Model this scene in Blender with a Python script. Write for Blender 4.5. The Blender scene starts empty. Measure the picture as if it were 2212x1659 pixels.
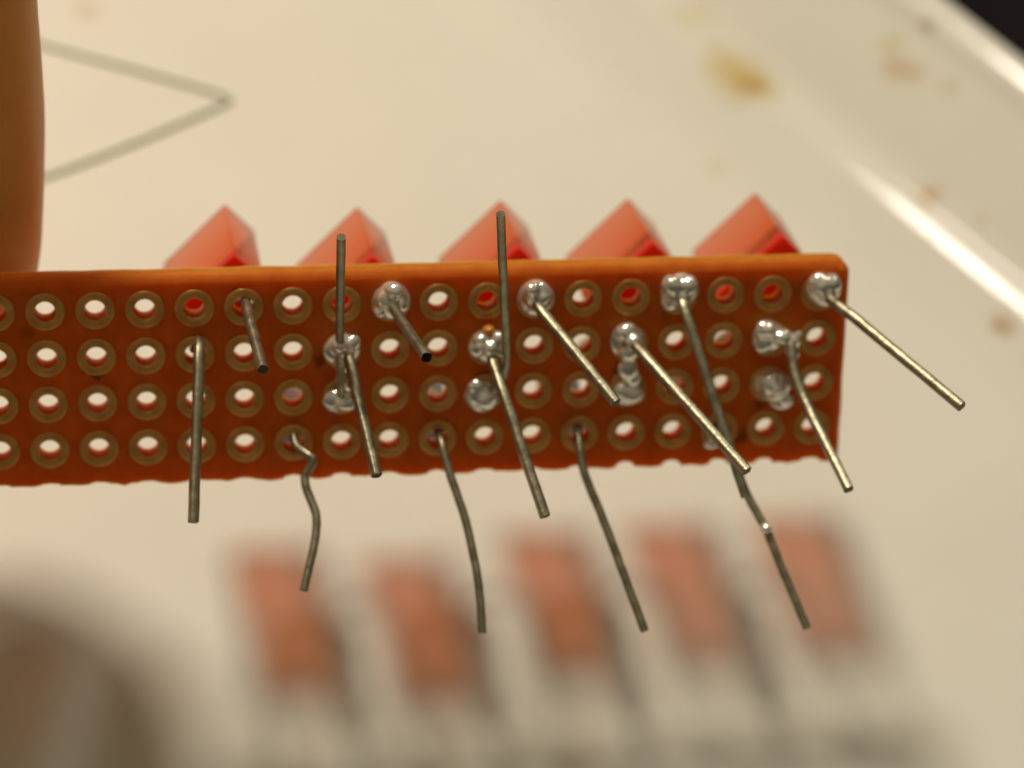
import bpy, bmesh, math, random
from mathutils import Vector, Matrix, Quaternion
random.seed(7)
C = bpy.context.scene.collection
SC = bpy.context.scene

# ------------------------------------------------------------------ geometry of the place (mm, camera frame: x right, y down, z forward)
F = 3000.0                                   # focal length in pixels of a 1024 px wide picture
K = 1024.0 / 2212.0                          # photo coordinates below are given on a 2212 px wide copy
def rodrigues(r):
    a = Vector(r); return Quaternion(a.normalized(), a.length).to_matrix()
RB = rodrigues((0.35327759, -0.13789273, -0.00434033))      # board axes: u along columns, v down rows, w away from the camera
TB = Vector((-3.880284, -0.693732, 157.757215))
N_UP = Vector((0.073036, -0.558162, -0.826511)).normalized()  # tray normal
D_TRAY = 181.01                                               # distance to the tray along the optical axis
L_DIR = Vector((0.205, 0.9181, 0.3644)).normalized()           # direction the lamp light travels
WX = (Vector((1, 0, 0)) - N_UP * N_UP.x).normalized()
WY = N_UP.cross(WX)
M_CW = Matrix((WX, WY, N_UP))                                 # camera frame -> world (rotation)
ORG = Vector((0, 0, D_TRAY))
def W(c): return M_CW @ (c - ORG) * 0.001
def ray(x, y): return Vector(((x * K - 512) / F, (y * K - 384) / F, 1.0))
def on_tray(x, y, h=0.0):                                     # pixel -> point on the tray at height h (mm)
    d = ray(x, y); t = (N_UP.dot(ORG) + h) / N_UP.dot(d); return W(d * t)
RBT = RB.transposed()
def uvw(x, y, w):                                             # pixel -> board coordinates at depth w
    d = RBT @ ray(x, y); o = RBT @ (-TB); t = (w - o.z) / d.z; return o + d * t
def B(p): return Vector((p[0], -p[1], -p[2]))                 # board coords -> board-local axes (mm)
PITCH = 2.54
def hole(r, c): return Vector(((c - 9) * PITCH, (r - 2.5) * PITCH, 0))

# ------------------------------------------------------------------ camera
cam = bpy.data.cameras.new('camera'); cam_o = bpy.data.objects.new('camera', cam); C.objects.link(cam_o)
cam.sensor_width = 36; cam.lens = F * 36 / 1024; cam.clip_start = 0.005; cam.clip_end = 20
mr = Matrix((M_CW @ Vector((1, 0, 0)), M_CW @ Vector((0, -1, 0)), M_CW @ Vector((0, 0, -1)))).transposed()
cam_o.matrix_world = Matrix.Translation(W(Vector((0, 0, 0)))) @ mr.to_4x4()
cam.dof.use_dof = True; cam.dof.focus_distance = 0.1495; cam.dof.aperture_fstop = 27
SC.camera = cam_o
# ------------------------------------------------------------------ light
wd = bpy.data.worlds.new('World'); SC.world = wd; wd.use_nodes = True
bgn = wd.node_tree.nodes['Background']; bgn.inputs[0].default_value = (1.0, 0.84, 0.56, 1); bgn.inputs[1].default_value = 1.0
wn, wl = wd.node_tree.nodes, wd.node_tree.links               # a dim warm room: lit ceiling overhead, dark below
w_tc = wn.new('ShaderNodeTexCoord'); w_sep = wn.new('ShaderNodeSeparateXYZ'); w_r = wn.new('ShaderNodeValToRGB')
w_r.color_ramp.elements[0].position = .15; w_r.color_ramp.elements[0].color = (.030, .024, .015, 1); w_r.color_ramp.elements[1].position = .95; w_r.color_ramp.elements[1].color = (.22, .185, .115, 1)
wl.new(w_tc.outputs['Generated'], w_sep.inputs[0]); wl.new(w_sep.outputs[2], w_r.inputs[0]); wl.new(w_r.outputs[0], bgn.inputs[0])
def lamp(name, direction, dist, size, power, col, target=Vector((0, 0, 0.012))):
    l = bpy.data.lights.new(name, 'AREA'); l.shape = 'DISK'; l.size = size; l.energy = power; l.color = col
    o = bpy.data.objects.new(name, l); C.objects.link(o)
    d = direction.normalized(); o.location = target - d * dist
    o.rotation_euler = d.to_track_quat('-Z', 'Y').to_euler(); return o
lamp('desk_lamp_light', M_CW @ L_DIR, 0.5, 0.085, 1.92, (1.0, 0.89, 0.70))
lamp('rim_highlight_light', M_CW @ Vector((-0.405, 0.912, 0.09)), 0.9, 0.085, 1.0, (1.0, 0.90, 0.76))  # added second lamp, aimed so the tray rim catches highlights
# ------------------------------------------------------------------ render
SC.view_settings.view_transform = 'Standard'; SC.view_settings.look = 'None'; SC.view_settings.exposure = 0; SC.view_settings.gamma = 1
SC.cycles.use_denoising = True; SC.cycles.max_bounces = 14; SC.cycles.transparent_max_bounces = 24; SC.cycles.volume_bounces = 3
SC.cycles.sample_clamp_indirect = 4

# ------------------------------------------------------------------ materials
def mat(name):
    m = bpy.data.materials.new(name); m.use_nodes = True; nt = m.node_tree
    return m, nt, nt.nodes, nt.links, nt.nodes['Principled BSDF']
def noise(nt, scale, detail=4, rough=.55, coord='Object'):
    tc = nt.nodes.new('ShaderNodeTexCoord'); n = nt.nodes.new('ShaderNodeTexNoise')
    n.inputs['Scale'].default_value = scale; n.inputs['Detail'].default_value = detail; n.inputs['Roughness'].default_value = rough
    nt.links.new(tc.outputs[coord], n.inputs['Vector']); return n
def ramp(nt, src, stops):
    r = nt.nodes.new('ShaderNodeValToRGB'); e = r.color_ramp.elements
    e[0].position, e[0].color = stops[0][0], (*stops[0][1], 1); e[1].position, e[1].color = stops[-1][0], (*stops[-1][1], 1)
    for p, c in stops[1:-1]:
        q = e.new(p); q.color = (*c, 1)
    nt.links.new(src, r.inputs['Fac']); return r
def bump(nt, src, bsdf, strength, dist):
    b = nt.nodes.new('ShaderNodeBump'); b.inputs['Strength'].default_value = strength; b.inputs['Distance'].default_value = dist
    nt.links.new(src, b.inputs['Height']); nt.links.new(b.outputs['Normal'], bsdf.inputs['Normal'])

def m_board():
    m, nt, N, L, b = mat('phenolic_board')
    n = noise(nt, 900, 5); r = ramp(nt, n.outputs['Fac'], [(.3, (.40, .112, .010)), (.7, (.50, .155, .014))])
    tc = N.new('ShaderNodeTexCoord'); nd = noise(nt, 1500, 4, .6); cur = r.outputs['Color']
    off = N.new('ShaderNodeVectorMath'); off.operation = 'MULTIPLY_ADD'; off.inputs[1].default_value = (.0009,) * 3; L.new(nd.outputs['Color'], off.inputs[0]); L.new(tc.outputs['Object'], off.inputs[2])
    for x, y, rad, st in ((207, 806, .42, .9), (186, 806, .2, .9), (520, 632, .5, .85), (690, 780, .5, .6), (1340, 800, .6, .6), (1045, 815, .5, .6), (1600, 945, .6, .5), (60, 720, .5, .3), (1640, 870, .5, .5), (880, 700, .35, .4)):
        p = (B(uvw(x, y, 0)) + Vector((.45, .45, .45))) * .001
        d = N.new('ShaderNodeVectorMath'); d.operation = 'DISTANCE'; L.new(off.outputs[0], d.inputs[0]); d.inputs[1].default_value = p
        q = N.new('ShaderNodeMapRange'); q.interpolation_type = 'SMOOTHSTEP'; q.inputs[1].default_value = rad * .001; q.inputs[2].default_value = rad * .0003; q.inputs[3].default_value = 0; q.inputs[4].default_value = st
        L.new(d.outputs['Value'], q.inputs[0]); mx = N.new('ShaderNodeMix'); mx.data_type = 'RGBA'; L.new(q.outputs[0], mx.inputs['Factor']); L.new(cur, mx.inputs[6]); mx.inputs[7].default_value = (.03, .008, .004, 1); cur = mx.outputs[2]
    L.new(cur, b.inputs['Base Color'])
    b.subsurface_method = 'RANDOM_WALK' if hasattr(b, 'subsurface_method') else None
    b.inputs['Subsurface Weight'].default_value = 1.0
    b.inputs['Subsurface Radius'].default_value = (1.0, .30, .06); b.inputs['Subsurface Scale'].default_value = .0042
    b.inputs['Roughness'].default_value = .55; b.inputs['Specular IOR Level'].default_value = .08
    n2 = noise(nt, 2500, 3); bump(nt, n2.outputs['Fac'], b, .25, .00004)
    return m
def m_metal(name, c0, c1, rough, scale=600, bstr=.2, metallic=1.0, r1=None):
    m, nt, N, L, b = mat(name)
    n = noise(nt, scale, 5, .6); r = ramp(nt, n.outputs['Fac'], [(.32, c0), (.68, c1)])
    L.new(r.outputs['Color'], b.inputs['Base Color']); b.inputs['Metallic'].default_value = metallic
    mr_ = N.new('ShaderNodeMapRange'); mr_.inputs[3].default_value = rough; mr_.inputs[4].default_value = r1 or rough + .15
    L.new(n.outputs['Fac'], mr_.inputs[0]); L.new(mr_.outputs[0], b.inputs['Roughness'])
    n2 = noise(nt, scale * 2.5, 3); bump(nt, n2.outputs['Fac'], b, bstr, .00005)
    return m
def m_led():
    m, nt, N, L, b = mat('clear_red_plastic'); out = N['Material Output']; N.remove(b)
    tr = N.new('ShaderNodeBsdfTransparent'); tr.inputs[0].default_value = (1, .52, .31, 1)
    gl = N.new('ShaderNodeBsdfGlossy'); gl.inputs['Roughness'].default_value = .28
    fr = N.new('ShaderNodeFresnel'); fr.inputs[0].default_value = 1.45
    mx = N.new('ShaderNodeMixShader'); L.new(fr.outputs[0], mx.inputs[0]); L.new(tr.outputs[0], mx.inputs[1]); L.new(gl.outputs[0], mx.inputs[2])
    nz = noise(nt, 500, 3); cr = ramp(nt, nz.outputs['Fac'], [(.35, (.98, .22, .06)), (.65, (1.0, .31, .10))])
    tl = N.new('ShaderNodeBsdfTranslucent'); df = N.new('ShaderNodeBsdfDiffuse'); L.new(cr.outputs[0], tl.inputs[0]); L.new(cr.outputs[0], df.inputs[0])
    td = N.new('ShaderNodeMixShader'); td.inputs[0].default_value = .55; L.new(df.outputs[0], td.inputs[1]); L.new(tl.outputs[0], td.inputs[2])
    mx2 = N.new('ShaderNodeMixShader'); mx2.inputs[0].default_value = .19
    L.new(mx.outputs[0], mx2.inputs[1]); L.new(td.outputs[0], mx2.inputs[2]); L.new(mx2.outputs[0], out.inputs['Surface'])
    va = N.new('ShaderNodeVolumeAbsorption'); va.inputs['Color'].default_value = (.98, .40, .14, 1); va.inputs['Density'].default_value = 90
    L.new(va.outputs[0], out.inputs['Volume'])
    return m
def m_led_base():
    m, nt, N, L, b = mat('dense_red_plastic'); out = N['Material Output']
    b.inputs['Base Color'].default_value = (.95, .065, .016, 1); b.inputs['Roughness'].default_value = .3
    tl = N.new('ShaderNodeBsdfTranslucent'); tl.inputs[0].default_value = (1, .08, .02, 1)
    mx = N.new('ShaderNodeMixShader'); mx.inputs[0].default_value = .55
    L.new(b.outputs[0], mx.inputs[1]); L.new(tl.outputs[0], mx.inputs[2]); L.new(mx.outputs[0], out.inputs['Surface'])
    return m
def m_plain(name, col, rough, col2=None, scale=300, sss=0, rad=(1, .4, .2), sscale=.001, spec=.5):
    m, nt, N, L, b = mat(name); col2 = col2 or tuple(c * .85 for c in col)
    n = noise(nt, scale, 5); r = ramp(nt, n.outputs['Fac'], [(.35, col2), (.65, col)])
    L.new(r.outputs['Color'], b.inputs['Base Color']); b.inputs['Roughness'].default_value = rough; b.inputs['Specular IOR Level'].default_value = spec
    b.inputs['Subsurface Weight'].default_value = sss; b.inputs['Subsurface Radius'].default_value = rad; b.inputs['Subsurface Scale'].default_value = sscale
    return m
def m_skin():
    m, nt, N, L, b = mat('skin')
    n = noise(nt, 180, 6, .6); r = ramp(nt, n.outputs['Fac'], [(.3, (.84, .37, .065)), (.7, (.95, .46, .10))])
    L.new(r.outputs['Color'], b.inputs['Base Color']); b.inputs['Roughness'].default_value = .5
    b.inputs['Subsurface Weight'].default_value = .6; b.inputs['Subsurface Radius'].default_value = (1, .35, .15); b.inputs['Subsurface Scale'].default_value = .0022
    tc = N.new('ShaderNodeTexCoord'); wv = N.new('ShaderNodeTexWave'); wv.wave_type = 'RINGS'; wv.inputs['Scale'].default_value = 330
    wv.inputs['Distortion'].default_value = 3.5; wv.inputs['Detail'].default_value = 2; wv.inputs['Detail Scale'].default_value = .6
    L.new(tc.outputs['Object'], wv.inputs['Vector']); bump(nt, wv.outputs['Fac'], b, .10, .00008)
    return m
STAINS = []      # (x, y world, radius, strength, colour)
def m_tray():
    m, nt, N, L, b = mat('white_glazed_tray')
    tc = N.new('ShaderNodeTexCoord')
    nz = noise(nt, 60, 4); base = ramp(nt, nz.outputs['Fac'], [(.3, (.74, .72, .655)), (.7, (.79, .77, .70))])
    cur = base.outputs['Color']
    nd = noise(nt, 420, 5, .6); sub = N.new('ShaderNodeVectorMath'); sub.operation = 'SUBTRACT'; sub.inputs[1].default_value = (.5, .5, .5)
    L.new(nd.outputs['Color'], sub.inputs[0]); scl = N.new('ShaderNodeVectorMath'); scl.operation = 'SCALE'; scl.inputs['Scale'].default_value = .0022
    L.new(sub.outputs[0], scl.inputs[0]); ad = N.new('ShaderNodeVectorMath'); ad.operation = 'ADD'
    L.new(tc.outputs['Object'], ad.inputs[0]); L.new(scl.outputs[0], ad.inputs[1])
    for (p, r0, r1, st, col) in STAINS:
        d = N.new('ShaderNodeVectorMath'); d.operation = 'DISTANCE'; L.new(ad.outputs[0], d.inputs[0]); d.inputs[1].default_value = p
        q = N.new('ShaderNodeMapRange'); q.interpolation_type = 'SMOOTHSTEP'; q.inputs[1].default_value = r1; q.inputs[2].default_value = r0
        q.inputs[3].default_value = 0; q.inputs[4].default_value = st; L.new(d.outputs['Value'], q.inputs[0])
        mx = N.new('ShaderNodeMix'); mx.data_type = 'RGBA'; mx.blend_type = 'MULTIPLY'
        L.new(q.outputs[0], mx.inputs['Factor']); L.new(cur, mx.inputs[6]); mx.inputs[7].default_value = (*col, 1); cur = mx.outputs[2]
    L.new(cur, b.inputs['Base Color'])
    dt = N.new('ShaderNodeVectorMath'); dt.operation = 'DOT_PRODUCT'; dt.inputs[1].default_value = inn; L.new(tc.outputs['Object'], dt.inputs[0])   # worn matt floor, glossy rim
    rg_ = N.new('ShaderNodeMapRange'); a0 = A1.dot(inn); rg_.inputs[1].default_value = a0 + .0045; rg_.inputs[2].default_value = a0 + .010; rg_.inputs[3].default_value = .085; rg_.inputs[4].default_value = .48
    L.new(dt.outputs['Value'], rg_.inputs[0]); L.new(rg_.outputs[0], b.inputs['Roughness']); b.inputs['Specular IOR Level'].default_value = .24
    n3 = noise(nt, 350, 3); bump(nt, n3.outputs['Fac'], b, .03, .0003)
    return m

# ------------------------------------------------------------------ mesh helpers (everything modelled in mm, stored in m)
def link_mesh(name, bm, m, parent=None, smooth=True, mm=True):
    me = bpy.data.meshes.new(name)
    if mm:
        for v in bm.verts: v.co *= .001
    bmesh.ops.recalc_face_normals(bm, faces=bm.faces[:]); bm.to_mesh(me); bm.free()
    if smooth:
        for p in me.polygons: p.use_smooth = True
    me.materials.append(m)
    if m.name == 'tinned_lead': me.materials.append(CUT)
    o = bpy.data.objects.new(name, me); C.objects.link(o)
    if parent: o.parent = parent
    return o
def sharp(o, ang=35):
    me = o.data; bm = bmesh.new(); bm.from_mesh(me); a = math.radians(ang)
    for e in bm.edges:
        if len(e.link_faces) == 2 and e.calc_face_angle(0) > a: e.smooth = False
    bm.to_mesh(me); bm.free()
def tag(o, label, cat, group=None):
    o['label'] = label; o['category'] = cat
    if group: o['group'] = group
MB = Matrix.Translation(W(TB)) @ (M_CW @ Matrix((RB @ Vector((1, 0, 0)), RB @ Vector((0, -1, 0)), RB @ Vector((0, 0, -1)))).transposed()).to_4x4()
def board_thing(name, label, cat, base, group=None):           # Empty in the board's axes at board coordinates base (mm)
    o = bpy.data.objects.new(name, None); C.objects.link(o); o.empty_display_size = .002
    o.matrix_world = MB @ Matrix.Translation(B(base) * .001); tag(o, label, cat, group); return o
def spline(pts, sub=8):                                         # Catmull-Rom
    P = [Vector(p) for p in pts]
    if len(P) == 2: return [P[0].lerp(P[1], i / 10) for i in range(11)]
    P = [P[0] * 2 - P[1]] + P + [P[-1] * 2 - P[-2]]; out = []
    for i in range(1, len(P) - 2):
        p0, p1, p2, p3 = P[i - 1:i + 3]
        for k in range(sub):
            t = k / sub
            out.append(.5 * ((2 * p1) + (p2 - p0) * t + (2 * p0 - 5 * p1 + 4 * p2 - p3) * t * t + (3 * p1 - p0 - 3 * p2 + p3) * t ** 3))
    out.append(P[-2]); return out
def sweep(bm, path, section, wobble=0.0, seed=0, start_dir=None):
    rnd = random.Random(seed); t0 = (path[1] - path[0]).normalized()
    ref = start_dir or Vector((1, 0, 0)); ref = (ref - t0 * ref.dot(t0)).normalized(); rings = []
    for i, p in enumerate(path):
        t = (path[min(i + 1, len(path) - 1)] - path[max(i - 1, 0)]).normalized()
        ref = (ref - t * ref.dot(t)).normalized(); s = t.cross(ref)
        j = Vector((rnd.uniform(-1, 1), rnd.uniform(-1, 1), rnd.uniform(-1, 1))) * wobble; k = 1 + rnd.uniform(-1, 1) * wobble * 1.5
        rings.append([bm.verts.new(p + j + (ref * a + s * b) * k) for a, b in section])
    n = len(section)
    for r0, r1 in zip(rings, rings[1:]):
        for q in range(n): bm.faces.new((r0[q], r0[(q + 1) % n], r1[(q + 1) % n], r1[q]))
    bm.faces.new(rings[0][::-1]); bm.faces.new(rings[-1]).material_index = 1
def sq_section(h, c=.06):
    return [(h, -h + c), (h, h - c), (h - c, h), (-h + c, h), (-h, h - c), (-h, -h + c), (-h + c, -h), (h - c, -h)]
def round_section(r, n=10): return [(r * math.cos(2 * math.pi * i / n), r * math.sin(2 * math.pi * i / n)) for i in range(n)]
def lathe(bm, prof, n, axis_o=Vector((0, 0, 0)), cap=True):      # profile (r, z) round local z
    rings = [[bm.verts.new(axis_o + Vector((r * math.cos(2 * math.pi * i / n), r * math.sin(2 * math.pi * i / n), z))) for i in range(n)] for r, z in prof]
    for r0, r1 in zip(rings, rings[1:]):
        for q in range(n): bm.faces.new((r0[q], r0[(q + 1) % n], r1[(q + 1) % n], r1[q]))
    if cap: bm.faces.new(rings[0][::-1]); bm.faces.new(rings[-1])
    return rings
def remeshed(bm, voxel, smooth_it, disp=None):                   # union of overlapping shapes -> one skin
    me = bpy.data.meshes.new('tmp'); bm.to_mesh(me); bm.free(); o = bpy.data.objects.new('tmp', me); C.objects.link(o)
    r = o.modifiers.new('r', 'REMESH'); r.mode = 'VOXEL'; r.voxel_size = voxel
    s = o.modifiers.new('s', 'SMOOTH'); s.factor = .5; s.iterations = smooth_it
    dg = bpy.context.evaluated_depsgraph_get(); dg.update(); me2 = bpy.data.meshes.new_from_object(o.evaluated_get(dg))
    bpy.data.objects.remove(o); bpy.data.meshes.remove(me); b2 = bmesh.new(); b2.from_mesh(me2); bpy.data.meshes.remove(me2); return b2

BOARD = m_board()
COPPER = m_metal('tarnished_copper', (.60, .28, .065), (.86, .47, .15), .32, 900, .25, .6)
SOLDER = m_metal('solder', (.92, .91, .85), (.98, .97, .94), .10, 420, .3, .7, .24)
LEAD = m_metal('tinned_lead', (.24, .22, .15), (.45, .41, .30), .32, 1400, .6, .85)
WIRE = m_metal('bright_tinned_wire', (.25, .31, .20), (.36, .42, .28), .35, 900, .2, .5)
CUT = m_metal('shaded_cut_steel', (.05, .04, .028), (.09, .075, .05), .2, 900, .1)  # clipped lead ends coloured dark, as if turned away from the light
LEDM = m_led(); LEDB = m_led_base()
BLUE = m_plain('blue_resistor_paint', (.17, .25, .38), .35); TAN = m_plain('tan_resistor_paint', (.45, .25, .12), .4)
BANDS = [m_plain('band_' + n, c, .4) for n, c in (('brown', (.08, .025, .01)), ('black', (.01, .01, .01)), ('red', (.4, .02, .01)), ('gold', (.4, .25, .05)))]
SKIN = m_skin(); NAIL = m_plain('nail', (.72, .45, .36), .25, sss=.3)
FLUX = m_plain('amber_flux', (.55, .22, .03), .15, sss=.3)
TABLE = m_plain('dark_table_top', (.012, .009, .011), .8, (.006, .004, .006), 40, spec=.1)

# ------------------------------------------------------------------ tray and table
A1 = on_tray(1470, 25); A2 = on_tray(2212, 628)
e = (A2 - A1); e.z = 0; e.normalize(); inn = Vector((e.y, -e.x, 0))
if inn.dot(-A1 + Vector((0, -.05, 0))) < 0: inn = -inn
O1 = on_tray(2034, 10, 2.3); O2 = on_tray(2212, 175, 2.3)
wid = [-(p - A1).dot(inn) * 1000 for p in (O1, O2)]
RIMW = sum(wid) / 2
print('rim width', wid)
def tray():
    # rounded rectangle in (s along e, t inward); loops given as (outward offset, z)
    s0, s1, t0, t1 = -150, 95, 0, 205
    prof = [(-8, 0), (-4.6, 0), (-3.4, .04), (-2.4, .12), (-1.9, .14), (-1.6, .125), (-.9, .04), (-.3, -.035), (-.05, -.08), (.25, -.2), (.5, -.38), (.8, -.5), (1.4, -.5)]
    for i in range(1, 7): prof.append((1.4 + (RIMW - 3.0) * i / 6, -.48 + 2.6 * i / 6))
    prof += [(RIMW - 1.5, 2.22), (RIMW - 1.1, 2.30), (RIMW - .8, 2.29), (RIMW - .2, 2.245), (RIMW + .4, 2.18), (RIMW + .9, 2.10), (RIMW + 1.3, 1.9), (RIMW + 1.6, 1.4), (RIMW + 1.2, .7), (RIMW * .5, -.9), (2, -1.6), (0, -1.9), (-8, -1.9)]
    bm = bmesh.new(); rings = []; R0 = 14
    for off, z in prof:
        ring = []; r = R0 + off
        for cx, cy, a0 in ((s1 - R0, t1 - R0, 0), (s0 + R0, t1 - R0, 90), (s0 + R0, t0 + R0, 180), (s1 - R0, t0 + R0, 270)):
            for k in range(13):
                a = math.radians(a0 + 90 * k / 12); s = cx + r * math.cos(a); t = cy + r * math.sin(a)
                p = (A1 + e * s * .001 + inn * t * .001); p.z = z * .001; ring.append(bm.verts.new(p))
        rings.append(ring)
    n = len(rings[0])
    for a, b_ in zip(rings, rings[1:]):
        for q in range(n): bm.faces.new((a[q], a[(q + 1) % n], b_[(q + 1) % n], b_[q]))
    bm.faces.new(rings[0]); bm.faces.new(rings[-1][::-1])
    return bm
BR = (.72, .50, .25); YE = (.80, .66, .32)
for x, y, r0, r1, st, col in ((1600, 165, .3, 3.2, .95, YE), (1625, 185, .2, 1.7, .5, BR), (1560, 110, .3, 2.4, .4, YE), (1490, 40, .2, 2.6, .35, YE), (1660, 200, .2, 1.8, .4, YE),
                              (1925, 95, .1, 1.3, .5, YE), (1945, 150, .1, 1.6, .6, BR), (1985, 160, .1, 1.2, .4, BR), (2010, 60, .1, 1.0, .7, (.5, .4, .3)), (2012, 425, .1, 1.4, .75, BR), (2165, 702, .1, 1.3, .8, (.62, .42, .25)),
                              (2055, 190, .1, 1.2, .35, BR), (190, 18, .1, 1.7, .4, BR), (1550, 365, .1, 1.5, .25, YE), (1240, 720, .1, .8, .2, BR), (2110, 480, .1, .9, .3, BR)):
    h = 0
    for _ in range(3):
        p = on_tray(x, y, h); dd = -(p - A1).dot(inn) * 1000; h = max(-.4, min(2.3, -.48 + 2.6 * (dd - 1.4) / (RIMW - 3))) if dd > 0 else 0
    STAINS.append((p, r0 * .001, r1 * .001, st, col))
TRAYM = m_tray()
t_o = link_mesh('tray', tray(), TRAYM, mm=False); sharp(t_o, 60)
tag(t_o, 'white glazed tray with sloping rim and brown flux stains under the board', 'tray')
bm = bmesh.new()
q = [bm.verts.new(Vector((x, y, -.0021))) for x, y in ((-.6, -.5), (.6, -.5), (.6, .8), (-.6, .8))]
bm.faces.new(q); ex = bmesh.ops.extrude_face_region(bm, geom=bm.faces[:]); bmesh.ops.translate(bm, verts=[v for v in ex['geom'] if isinstance(v, bmesh.types.BMVert)], vec=(0, 0, -.02))
tb = link_mesh('table_top', bm, TABLE, smooth=False, mm=False); tb['kind'] = 'structure'

# ------------------------------------------------------------------ bent wire offcut lying on the tray
bm = bmesh.new(); h = .12
wp = [on_tray(-120, 30, h), on_tray(95, 96, h), on_tray(300, 152, h), on_tray(440, 192, h), on_tray(496, 212, h), on_tray(478, 226, h), on_tray(380, 270, h), on_tray(240, 328, h), on_tray(95, 382, h), on_tray(-60, 430, h)]
sweep(bm, [p * 1000 for p in spline(wp, 6)], round_section(.12, 10))
w_o = link_mesh('wire_offcut', bm, WIRE); tag(w_o, 'thin bent V shaped wire offcut lying on the tray', 'wire')

# ------------------------------------------------------------------ circuit board
board = board_thing('circuit_board', 'brown perforated prototype board with soldered leads held above the tray', 'circuit board', Vector((0, 0, 0)))
THK = 1.28; HR = .535; CMIN = -8
u0, u1 = (CMIN - 9 - .62) * PITCH, (17 - 9) * PITCH + 1.58; vt = -1.5 * PITCH - 1.80; vb = 1.5 * PITCH + 2.02
def board_panel():
    cu = bpy.data.curves.new('c', 'CURVE'); cu.dimensions = '2D'; cu.fill_mode = 'BOTH'; cu.extrude = THK / 2; cu.bevel_depth = .07; cu.bevel_resolution = 0; cu.offset = -.07
    def add(pts):
        s = cu.splines.new('POLY'); s.points.add(len(pts) - 1); s.use_cyclic_u = True
        for q, p in zip(s.points, pts): q.co = (p[0], -p[1], 0, 1)
    rnd = random.Random(3); out = [(u0, vt)]
    n = 60
    out += [(u0 + (u1 - .8 - u0) * i / n, vt + .035 * math.sin(i * 1.9) * rnd.random()) for i in range(1, n)]
    out += [(u1 - .8 + .8 * math.sin(a), vt + .8 - .8 * math.cos(a)) for a in [math.pi / 2 * i / 6 for i in range(7)]]
    out += [(u1 + rnd.uniform(-.02, .02), vt + .8 + (vb - vt - .9) * i / 12) for i in range(1, 13)]
    # snapped lower edge: the bites are what is left of the next row of holes
    edge = []
    rv = 2.5 * PITCH
    for c in range(17, CMIN - 1, -1):
        uc = (c - 9) * PITCH; depth = .30 if c >= 13 else (.20 if c > 5 else .12); depth *= rnd.uniform(.7, 1.2)
        edge.append((uc + 1.27, vb + rnd.uniform(.0, .14)))
        edge.append((uc + .9, vb + rnd.uniform(-.02, .08)))
        for k in range(7):
            a = math.pi * k / 6; edge.append((uc + .52 * math.cos(a) + rnd.uniform(-.03, .03), vb - depth * math.sin(a) + rnd.uniform(-.02, .03)))
        edge.append((uc - .9, vb + rnd.uniform(.0, .1)))
    edge = [p for p in edge if p[0] < u1 - .05]
    out += edge + [(u0, vb)]
    add(out)
    for r in range(1, 5):
        for c in range(CMIN, 18):
            p = hole(r, c); hr = HR * rnd.uniform(.98, 1.03)
            add([(p.x + hr * math.cos(2 * math.pi * i / 28), p.y + hr * math.sin(2 * math.pi * i / 28)) for i in range(28)])
    o = bpy.data.objects.new('c', cu); C.objects.link(o); dg = bpy.context.evaluated_depsgraph_get(); dg.update()
    me = bpy.data.meshes.new_from_object(o.evaluated_get(dg)); bpy.data.objects.remove(o)
    b = bmesh.new(); b.from_mesh(me); bpy.data.meshes.remove(me)
    zs = [v.co.z for v in b.verts]; zt = max(zs); s = THK / (max(zs) - min(zs))
    for v in b.verts: v.co.z = (v.co.z - zt) * s
    bmesh.ops.remove_doubles(b, verts=b.verts[:], dist=.002)
    for v in b.verts:                                            # rubbed-down front arris along the sawn top and right edges
        for near, ax, ch in ((-vt - v.co.y, 1, .36), (u1 - v.co.x, 0, .2)):
            k = max(0, min(1, 1 - (near - .16) / .35))
            if k > 0 and v.co.z > -.3:
                if v.co.z > -.03: v.co[ax] -= ch * k
                elif v.co.z > -.2: v.co.z -= ch * .7 * k
    return b
pan = link_mesh('board_panel', board_panel(), BOARD, board, smooth=False)

# copper pads: one ring per hole
bm = bmesh.new(); rg = lathe(bm, [(.545, -.02), (.56, .02), (.61, .035), (.95, .038), (.99, .025), (1.02, -.02)], 32, cap=False)
for q in range(32): bm.faces.new((rg[0][q], rg[0][(q + 1) % 32], rg[-1][(q + 1) % 32], rg[-1][q]))
pad = link_mesh('copper_pad', bm, COPPER, board); first = True
for r in range(1, 5):
    for c in range(-2, 18):
        o = pad if first else pad.copy()
        if not first: C.objects.link(o); o.parent = board
        first = False; o.location = B(hole(r, c)) * .001; o.rotation_euler.z = random.uniform(0, 6.28)

# solder joints
def ell(bm, c, rx, ry=None, rz=None, seed=0, lump=.06):
    ry = ry or rx; rz = rz or rx; rnd = random.Random(seed); g = bmesh.ops.create_icosphere(bm, subdivisions=3, radius=1)
    ph = [rnd.uniform(0, 6) for _ in range(6)]
    for v in g['verts']:
        p = v.co; k = 1 + lump * (math.sin(3 * p.x + ph[0]) * math.cos(4 * p.y + ph[1]) + math.sin(5 * p.z + ph[2] + 2 * p.x) * .6)
        v.co = Vector((p.x * rx, p.y * ry, p.z * rz)) * k + c
def px(x, y, w): return B(uvw(x, y, w))
def joint(spec, seed, voxel=.07, m=None, sm=7):
    bm = bmesh.new()
    for i, (x, y, w, rx, ry, rz) in enumerate(spec): ell(bm, px(x, y, w), rx * 1.1, ry * 1.1, rz * 1.08, seed * 17 + i)
    return link_mesh('solder_joint', remeshed(bm, voxel, sm), m or SOLDER, board)
joint([(846, 650, -.05, .92, .92, .45), (845, 640, -.35, .72, .72, .62), (852, 628, -.75, .42, .4, .4), (822, 674, -.25, .34, .3, .35), (868, 660, -.35, .36, .34, .36), (838, 655, -.7, .3, .3, .3), (852, 668, -.9, .28, .3, .4)], 1)
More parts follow.
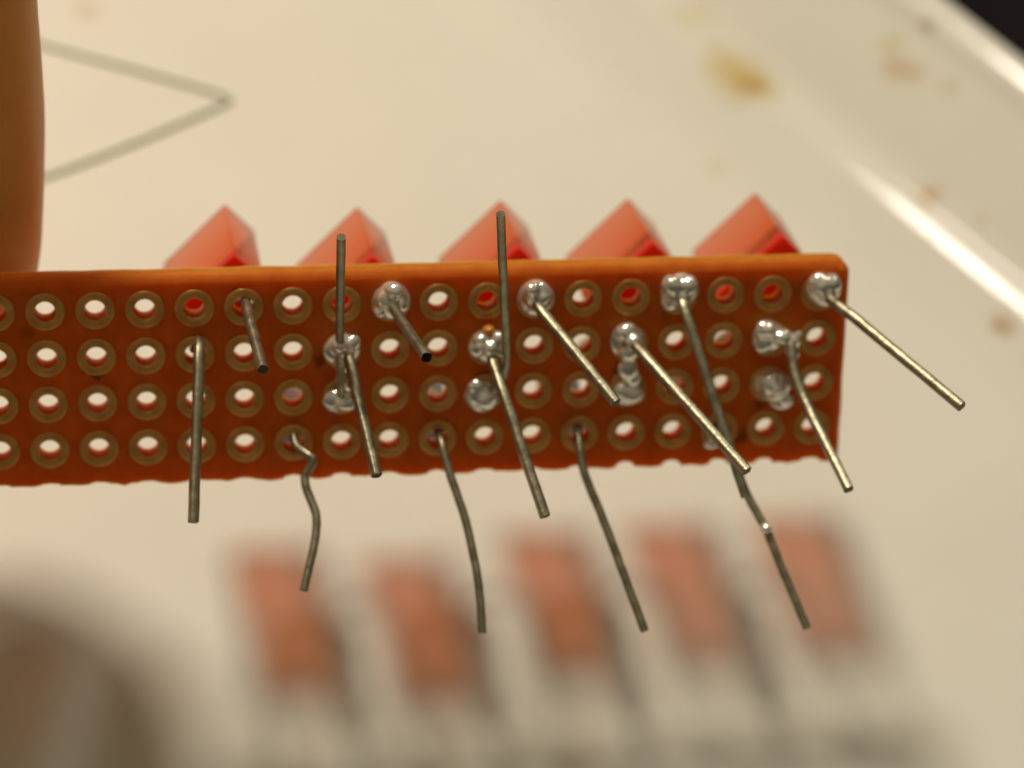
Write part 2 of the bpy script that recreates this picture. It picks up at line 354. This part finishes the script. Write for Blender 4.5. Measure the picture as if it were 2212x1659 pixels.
joint([(1158, 644, -.05, .9, .9, .5), (1160, 636, -.4, .74, .74, .66), (1150, 626, -.85, .38, .36, .34), (1172, 644, -.8, .34, .34, .34), (1158, 660, -.7, .32, .32, .4)], 2)
joint([(1468, 630, -.05, .92, .92, .5), (1452, 616, -.55, .52, .5, .5), (1486, 616, -.55, .5, .5, .5), (1448, 655, -.3, .42, .4, .4), (1470, 640, -.6, .5, .55, .5), (1474, 655, -.9, .26, .35, .35)], 3)
joint([(1779, 628, -.05, .82, .82, .45), (1768, 608, -.5, .5, .46, .48), (1796, 612, -.55, .5, .5, .5), (1788, 634, -.75, .42, .46, .45), (1779, 618, -.7, .5, .5, .45)], 4)
joint([(737, 755, 0, .88, .86, .3), (738, 750, -.5, .5, .5, .6), (734, 747, -1.15, .40, .36, .36), (752, 765, -.7, .32, .34, .4), (762, 740, -.3, .4, .4, .3), (738, 790, -.4, .34, .6, .3), (738, 825, -.35, .30, .5, .28), (735, 866, -.05, .85, .62, .34), (745, 872, -.3, .55, .42, .34)], 5)
joint([(1052, 745, 0, .85, .85, .3), (1040, 733, -.4, .42, .36, .4), (1076, 730, -.55, .36, .36, .4), (1060, 752, -.6, .46, .5, .5), (1084, 752, -.6, .34, .5, .4), (1030, 752, -.2, .4, .45, .3)], 6, .06)
joint([(1056, 714, -.35, .34, .28, .34)], 16, .06, FLUX)
joint([(1041, 855, -.05, .86, .84, .55), (1050, 862, -.35, .56, .56, .4), (1030, 835, -.3, .44, .4, .3)], 7)
joint([(1355, 735, 0, .85, .85, .3), (1353, 718, -.45, .55, .5, .5), (1368, 738, -.85, .42, .38, .4), (1358, 760, -.5, .52, .5, .45), (1357, 795, -.45, .50, .7, .4), (1366, 815, -.35, .42, .5, .35), (1360, 850, -.1, .82, .66, .5), (1370, 852, -.35, .5, .42, .4)], 8)
joint([(1660, 728, -.05, .82, .86, .5), (1654, 712, -.55, .55, .5, .5), (1648, 742, -.3, .5, .5, .4), (1690, 728, -.7, .52, .42, .5), (1712, 736, -.75, .42, .42, .45), (1712, 762, -.8, .34, .55, .38), (1726, 722, -.6, .2, .2, .2)], 9)
joint([(1670, 832, -.05, .9, .9, .6), (1670, 830, -.5, .68, .68, .6), (1678, 842, -.95, .34, .3, .3)], 10)
joint([(1688, 868, -.05, .62, .42, .35), (1697, 862, -.25, .4, .3, .3)], 11)
joint([(1550, 948, -.05, .55, .5, .3), (1535, 958, -.2, .4, .3, .3)], 12)

# ------------------------------------------------------------------ LEDs
HL, HS, LLEN = 2.5, 1.2, 7.9; GRP = 'rectangular red LEDs along the board'
led_spec = [  # column, photo points of the top corner at the base and at the tip, label
    (4, (505, 552), (485, 437), 'pale red rectangular LED whose two leads are still unsoldered, closest to the finger'),
    (7, (805, 556), (770, 443), 'red rectangular LED second from the finger, behind a lead that points up'),
    (10, (1120, 535), (1080, 428), 'red rectangular LED in the middle of the row of five, behind the taller upright lead'),
    (13, (1410, 526), (1355, 425), 'red rectangular LED second from the rounded corner of the board'),
    (16, (1690, 512), (1630, 413), 'red rectangular LED at the rounded corner end of the board')]
lead_spec = {  # board column -> lead in row 1, lead in row 2 : (x, y, w) photo points
    4: ([(531, 652, .2), (535, 672, -.9), (545, 712, -2.6), (568, 798, -6.0)], [(428, 735, .2), (430, 758, -.9), (427, 860, -2.6), (418, 1128, -6.5)]),
    7: ([(847, 648, -.1), (852, 668, -1.2), (872, 700, -3.0), (922, 772, -6.8)], [(742, 758, -.1), (754, 775, -1.2), (776, 870, -3.2), (814, 1027, -6.5)]),
    10: ([(1157, 646, -.1), (1164, 664, -1.2), (1215, 727, -3.0), (1331, 870, -6.5)], [(1058, 748, -.1), (1066, 785, -1.1), (1094, 868, -3.2), (1177, 1116, -7.5)]),
    13: ([(1468, 636, -.1), (1476, 660, -1.2), (1500, 730, -2.4), (1545, 872, -4.2), (1611, 1074, -6.6)], [(1362, 738, -.2), (1376, 750, -1.4), (1440, 822, -3.8), (1614, 1018, -9.0)]),
    16: ([(1782, 628, -.2), (1798, 650, -1.4), (1870, 706, -3.6), (2077, 878, -9.0)], [(1690, 728, -.3), (1708, 742, -1.0), (1716, 800, -1.9), (1748, 885, -3.6), (1834, 1058, -8.0)])}
RT = math.sqrt(.5)
CORNER = Vector(((HL - HS) * RT, -(HL + HS) * RT, 0))            # centre -> top corner, board coordinates
def led(c, near, far, label, i):
    w0 = min((k * .05 for k in range(44, 96)), key=lambda w: abs(uvw(*near, w).y - (-PITCH + CORNER.y)))   # base depth at which the body sits on its own pin holes
    w0 = max(2.6, min(4.6, w0)); p0 = uvw(*near, w0); p1 = uvw(*far, w0 + LLEN * .985); ctr = p0 - CORNER; du = ctr.x - (c + .5 - 9) * PITCH
    print('led', c, round(w0, 2), round(du, 2), round(ctr.y + PITCH, 2), (p1 - p0))
    root = board_thing('rectangular_led', label, 'LED', ctr, GRP)
    rot = Vector((0, 0, -1)).rotation_difference(B(p1 - p0).normalized()).to_matrix().to_4x4()
    root.matrix_world = root.matrix_world @ rot
    def prism(z0, z1, g, bev, seg=3):
        bm = bmesh.new(); dl, ds = Vector((RT, RT, 0)) * (HL + g), Vector((-RT, RT, 0)) * (HS + g)
        vs = [[bm.verts.new(dl * a_ + ds * b_ + Vector((0, 0, z))) for a_, b_ in ((1, 1), (-1, 1), (-1, -1), (1, -1))] for z in (z0, z1)]
        for k in range(4): bm.faces.new((vs[0][k], vs[0][(k + 1) % 4], vs[1][(k + 1) % 4], vs[1][k]))
        bm.faces.new(vs[0][::-1]); bm.faces.new(vs[1])
        bmesh.ops.bevel(bm, geom=bm.edges[:], offset=bev, segments=seg, affect='EDGES', profile=.5); return bm
    o = link_mesh('lens_body', prism(-.5, -LLEN, 0, .2), LEDM, root); sharp(o, 25)
    o = link_mesh('base', prism(0, -.9, .06, .12), LEDB, root); sharp(o, 25)
    # lead frame inside the body: cup post and bond post along the pin diagonal
    for sg, (lh, wd_) in ((1, (3.6, .45)), (-1, (4.4, .7))):
        bm = bmesh.new(); sweep(bm, [Vector((sg * 1.2, sg * 1.2, z)) for z in (-.4, -1.4, -2.4, -lh)], sq_section(wd_ * .5)); o = link_mesh('lead_frame', bm, LEAD, root); sharp(o)
    for r_, pts in zip((1, 2), lead_spec[c]):
        hp = hole(r_, c + (1 if r_ == 1 else 0))
        P = [root.matrix_world.inverted() @ (MB @ (p_ * .001)) * 1000 for p_ in
             [B(Vector((hp.x + du * .6, hp.y + (ctr.y + PITCH) * .6, w0 + .1))), B(Vector((hp.x + du * .15, hp.y, THK * .7)))] + [px(*q) for q in pts]]
        bm = bmesh.new(); sweep(bm, spline(P, 8), sq_section(.25, .10), .014, i * 7 + r_, Vector((1, .25 * (i - 2), 0)))
        o = link_mesh('lead', bm, LEAD, root); sharp(o, 60)
for i, sp in enumerate(led_spec): led(*sp, i)

# ------------------------------------------------------------------ resistors standing on the far side
res_spec = [
    (6, BLUE, 'blue resistor behind the board with one curled lead hanging below it', [(634, 935, .3), (640, 962, -.5), (662, 980, -1.2), (677, 996, -1.5), (660, 1026, -1.6), (662, 1055, -2.0), (683, 1115, -3.0), (678, 1180, -4.0), (656, 1275, -5.5)],
     [(735, 868, .2), (737, 835, -.45), (737, 790, -.6), (735, 752, -1.0), (734, 690, -2.4), (737, 512, -6.5)]),
    (9, BLUE, 'blue resistor behind the board with a gently bowed lead and a tall upright lead', [(947, 935, .3), (954, 958, -.8), (974, 1030, -2.0), (1010, 1140, -3.6), (1034, 1265, -5.4), (1042, 1368, -6.6)],
     [(1042, 852, .2), (1066, 845, -.5), (1088, 810, -1.0), (1094, 765, -1.7), (1089, 650, -3.4), (1081, 462, -6.6)]),
    (12, BLUE, 'blue resistor behind the board with a long straight slanting round lead', [(1248, 922, .3), (1251, 955, -.8), (1262, 1020, -1.9), (1306, 1130, -3.6), (1350, 1248, -5.4), (1393, 1364, -7.0)],
     [(1359, 852, .2), (1360, 820, -.4), (1357, 770, -.55), (1352, 720, -.6)]),
    (15, TAN, 'tan resistor behind the board with a kinked lead carrying a tiny solder bead', [(1556, 935, .3), (1566, 960, -.7), (1590, 1010, -1.8), (1612, 1065, -2.8), (1652, 1138, -4.0), (1668, 1175, -4.5), (1694, 1240, -5.4), (1744, 1358, -7.0)],
     [(1670, 832, .2), (1670, 831, -.5)])]
def resistor(c, m, label, lp, up, i):
    hp = hole(4, c); hq = hole(3, c + 1)
    root = board_thing('resistor', label, 'resistor', hp + Vector((0, 0, THK)), 'resistors standing behind the board'); base = B(hp + Vector((0, 0, THK)))
    zz = lambda w: -(w - THK)
    bm = bmesh.new(); lathe(bm, [(.3, zz(2.2)), (.85, zz(2.35)), (1.12, zz(2.7)), (1.15, zz(3.3)), (1.0, zz(3.7)), (.95, zz(5.2)), (1.0, zz(6.8)), (1.15, zz(7.2)), (1.12, zz(7.8)), (.85, zz(8.15)), (.3, zz(8.3))], 24)
    body = link_mesh('resistor_body', bm, m, root)
    for k, (wb, rr) in enumerate(((3.0, 1.165), (4.1, .99), (4.9, .97), (5.7, .985), (7.5, 1.165))):
        bm = bmesh.new(); rg_ = lathe(bm, [(rr - .06, zz(wb - .22)), (rr + .012, zz(wb - .2)), (rr + .012, zz(wb + .2)), (rr - .06, zz(wb + .22))], 24)
        link_mesh('colour_band', bm, BANDS[(k + i) % 4], body)
    bm = bmesh.new(); P = [B(hp + Vector((0, 0, w))) - base for w in (2.5, 1.6, .9)] + [px(*q) - base for q in lp]
    sweep(bm, spline(P, 8), round_section(.235, 12), .012, 90 + i); sharp(link_mesh('lead', bm, LEAD, root), 50)
    mid = (hp + hq) / 2
    P = [B(hp + Vector((0, 0, w))) - base for w in (8.0, 8.7)] + [B(mid + Vector((0, 0, 9.4))) - base] + [B(hq + Vector((0, 0, w))) - base for w in (8.6, 6, 3, .9)] + [px(*q) - base for q in up]
    bm = bmesh.new(); sweep(bm, spline(P, 8), round_section(.235, 12), .012, 190 + i); sharp(link_mesh('lead', bm, LEAD, root), 50)
    if i == 3:
        bm = bmesh.new(); ell(bm, px(1655, 1141, -4.25) - base, .34, .26, .32, 3); o = link_mesh('solder_bead', bm, SOLDER, root)
for i, sp in enumerate(res_spec): resistor(*sp, i)

# ------------------------------------------------------------------ the hand: index finger behind the board, thumb in front, both at its far left end
hand = board_thing('hand', 'hand pinching the end of the board with a fingertip behind it', 'hand', Vector((-45, -30, 10)))
hb = B(Vector((-45, -30, 10)))
def chain(bm, pts, zs=1.0, dens=.35):                       # pts (u, v, w, radius) joined by tapered capsules
    P = [(B(Vector(p[:3])) - hb, p[3]) for p in pts]
    for (a, ra), (b, rb) in zip(P, P[1:]):
        L_ = (b - a).length; K_ = max(2, int(L_ / (min(ra, rb) * dens)))
        for k in range(K_ + 1):
            t = k / K_; g = bmesh.ops.create_icosphere(bm, subdivisions=3 if zs < 1 else 2, radius=ra + (rb - ra) * t); bmesh.ops.scale(bm, verts=g['verts'], vec=(1, 1, zs)); bmesh.ops.translate(bm, verts=g['verts'], vec=a.lerp(b, t))
tip = uvw(-226, 486, 6.3)
R_ = 8.35
def fp(du, dv, dw, r): return (tip.x + du, tip.y + dv, tip.z + dw, r)
bm = bmesh.new()
wr = (-128, -66, 2)
chain(bm, [fp(0, .3, .2, R_ - .45), fp(-.1, -6, -.6, R_), fp(-.3, -15, -2.6, R_ - .05), fp(-.6, -24, -4.5, R_ + .1), fp(-6, -40, -5, R_ + .5), fp(-16, -54, -3, R_ + 1), (-75, -66, 4, 12), (-98, -68, 8, 14)], .64, .12)   # index
chain(bm, [(-43, -.5, -9.0, 8.6), (-48, -7, -11, 9.6), (-60, -20, -13, 10), (-78, -36, -10, 11.5), (-96, -52, -4, 15)])                                                        # thumb
chain(bm, [(-44, -8, 8.2, 6.6), (-45, -24, 9.5, 7.6), (-52, -42, 12, 8.4), (-72, -64, 20, 10.5), (-100, -72, 14, 13)])                                                              # middle
chain(bm, [(-62, -10, 9.5, 7.2), (-61, -26, 14, 7.6), (-66, -44, 20, 8), (-82, -66, 28, 10), (-104, -74, 18, 12.5)])                                                              # ring
chain(bm, [(-76, -16, 18, 6.2), (-74, -30, 24, 6.6), (-78, -46, 28, 7), (-92, -66, 34, 9), (-108, -74, 22, 12)])                                                                 # little
chain(bm, [(-98, -62, 6, 17), (-112, -66, 12, 20), (-128, -66, 12, 21), (-150, -66, 10, 24), (-220, -70, 8, 32)])                                                               # palm, wrist, forearm
ho = link_mesh('skin_surface', remeshed(bm, .9, 8), SKIN, hand)
def nail(c, nrm, along, r):
    bm = bmesh.new(); c = B(Vector(c)) - hb; z = B(Vector(nrm)).normalized(); y = B(Vector(along)).normalized(); x = y.cross(z)
    G = [[bm.verts.new(c + x * (r * math.sin(a)) + z * (r * math.cos(a) - r + .25) + y * s) for a in [(-.75 + 1.5 * k / 8) for k in range(9)]] for s in (-5, -3, 0, 3, 5.2)]
    for g0, g1 in zip(G, G[1:]):
        for k in range(8): bm.faces.new((g0[k], g0[k + 1], g1[k + 1], g1[k]))
    o = link_mesh('nail', bm, NAIL, hand); md = o.modifiers.new('t', 'SOLIDIFY'); md.thickness = .0005
nail((tip.x, tip.y - 2, tip.z + R_ * .64 - .1), (0, 0, 1), (0, 1, 0), 7.6)
nail((-45, -3, -18.2), (0, 0, -1), (.6, .75, 0), 8.2)
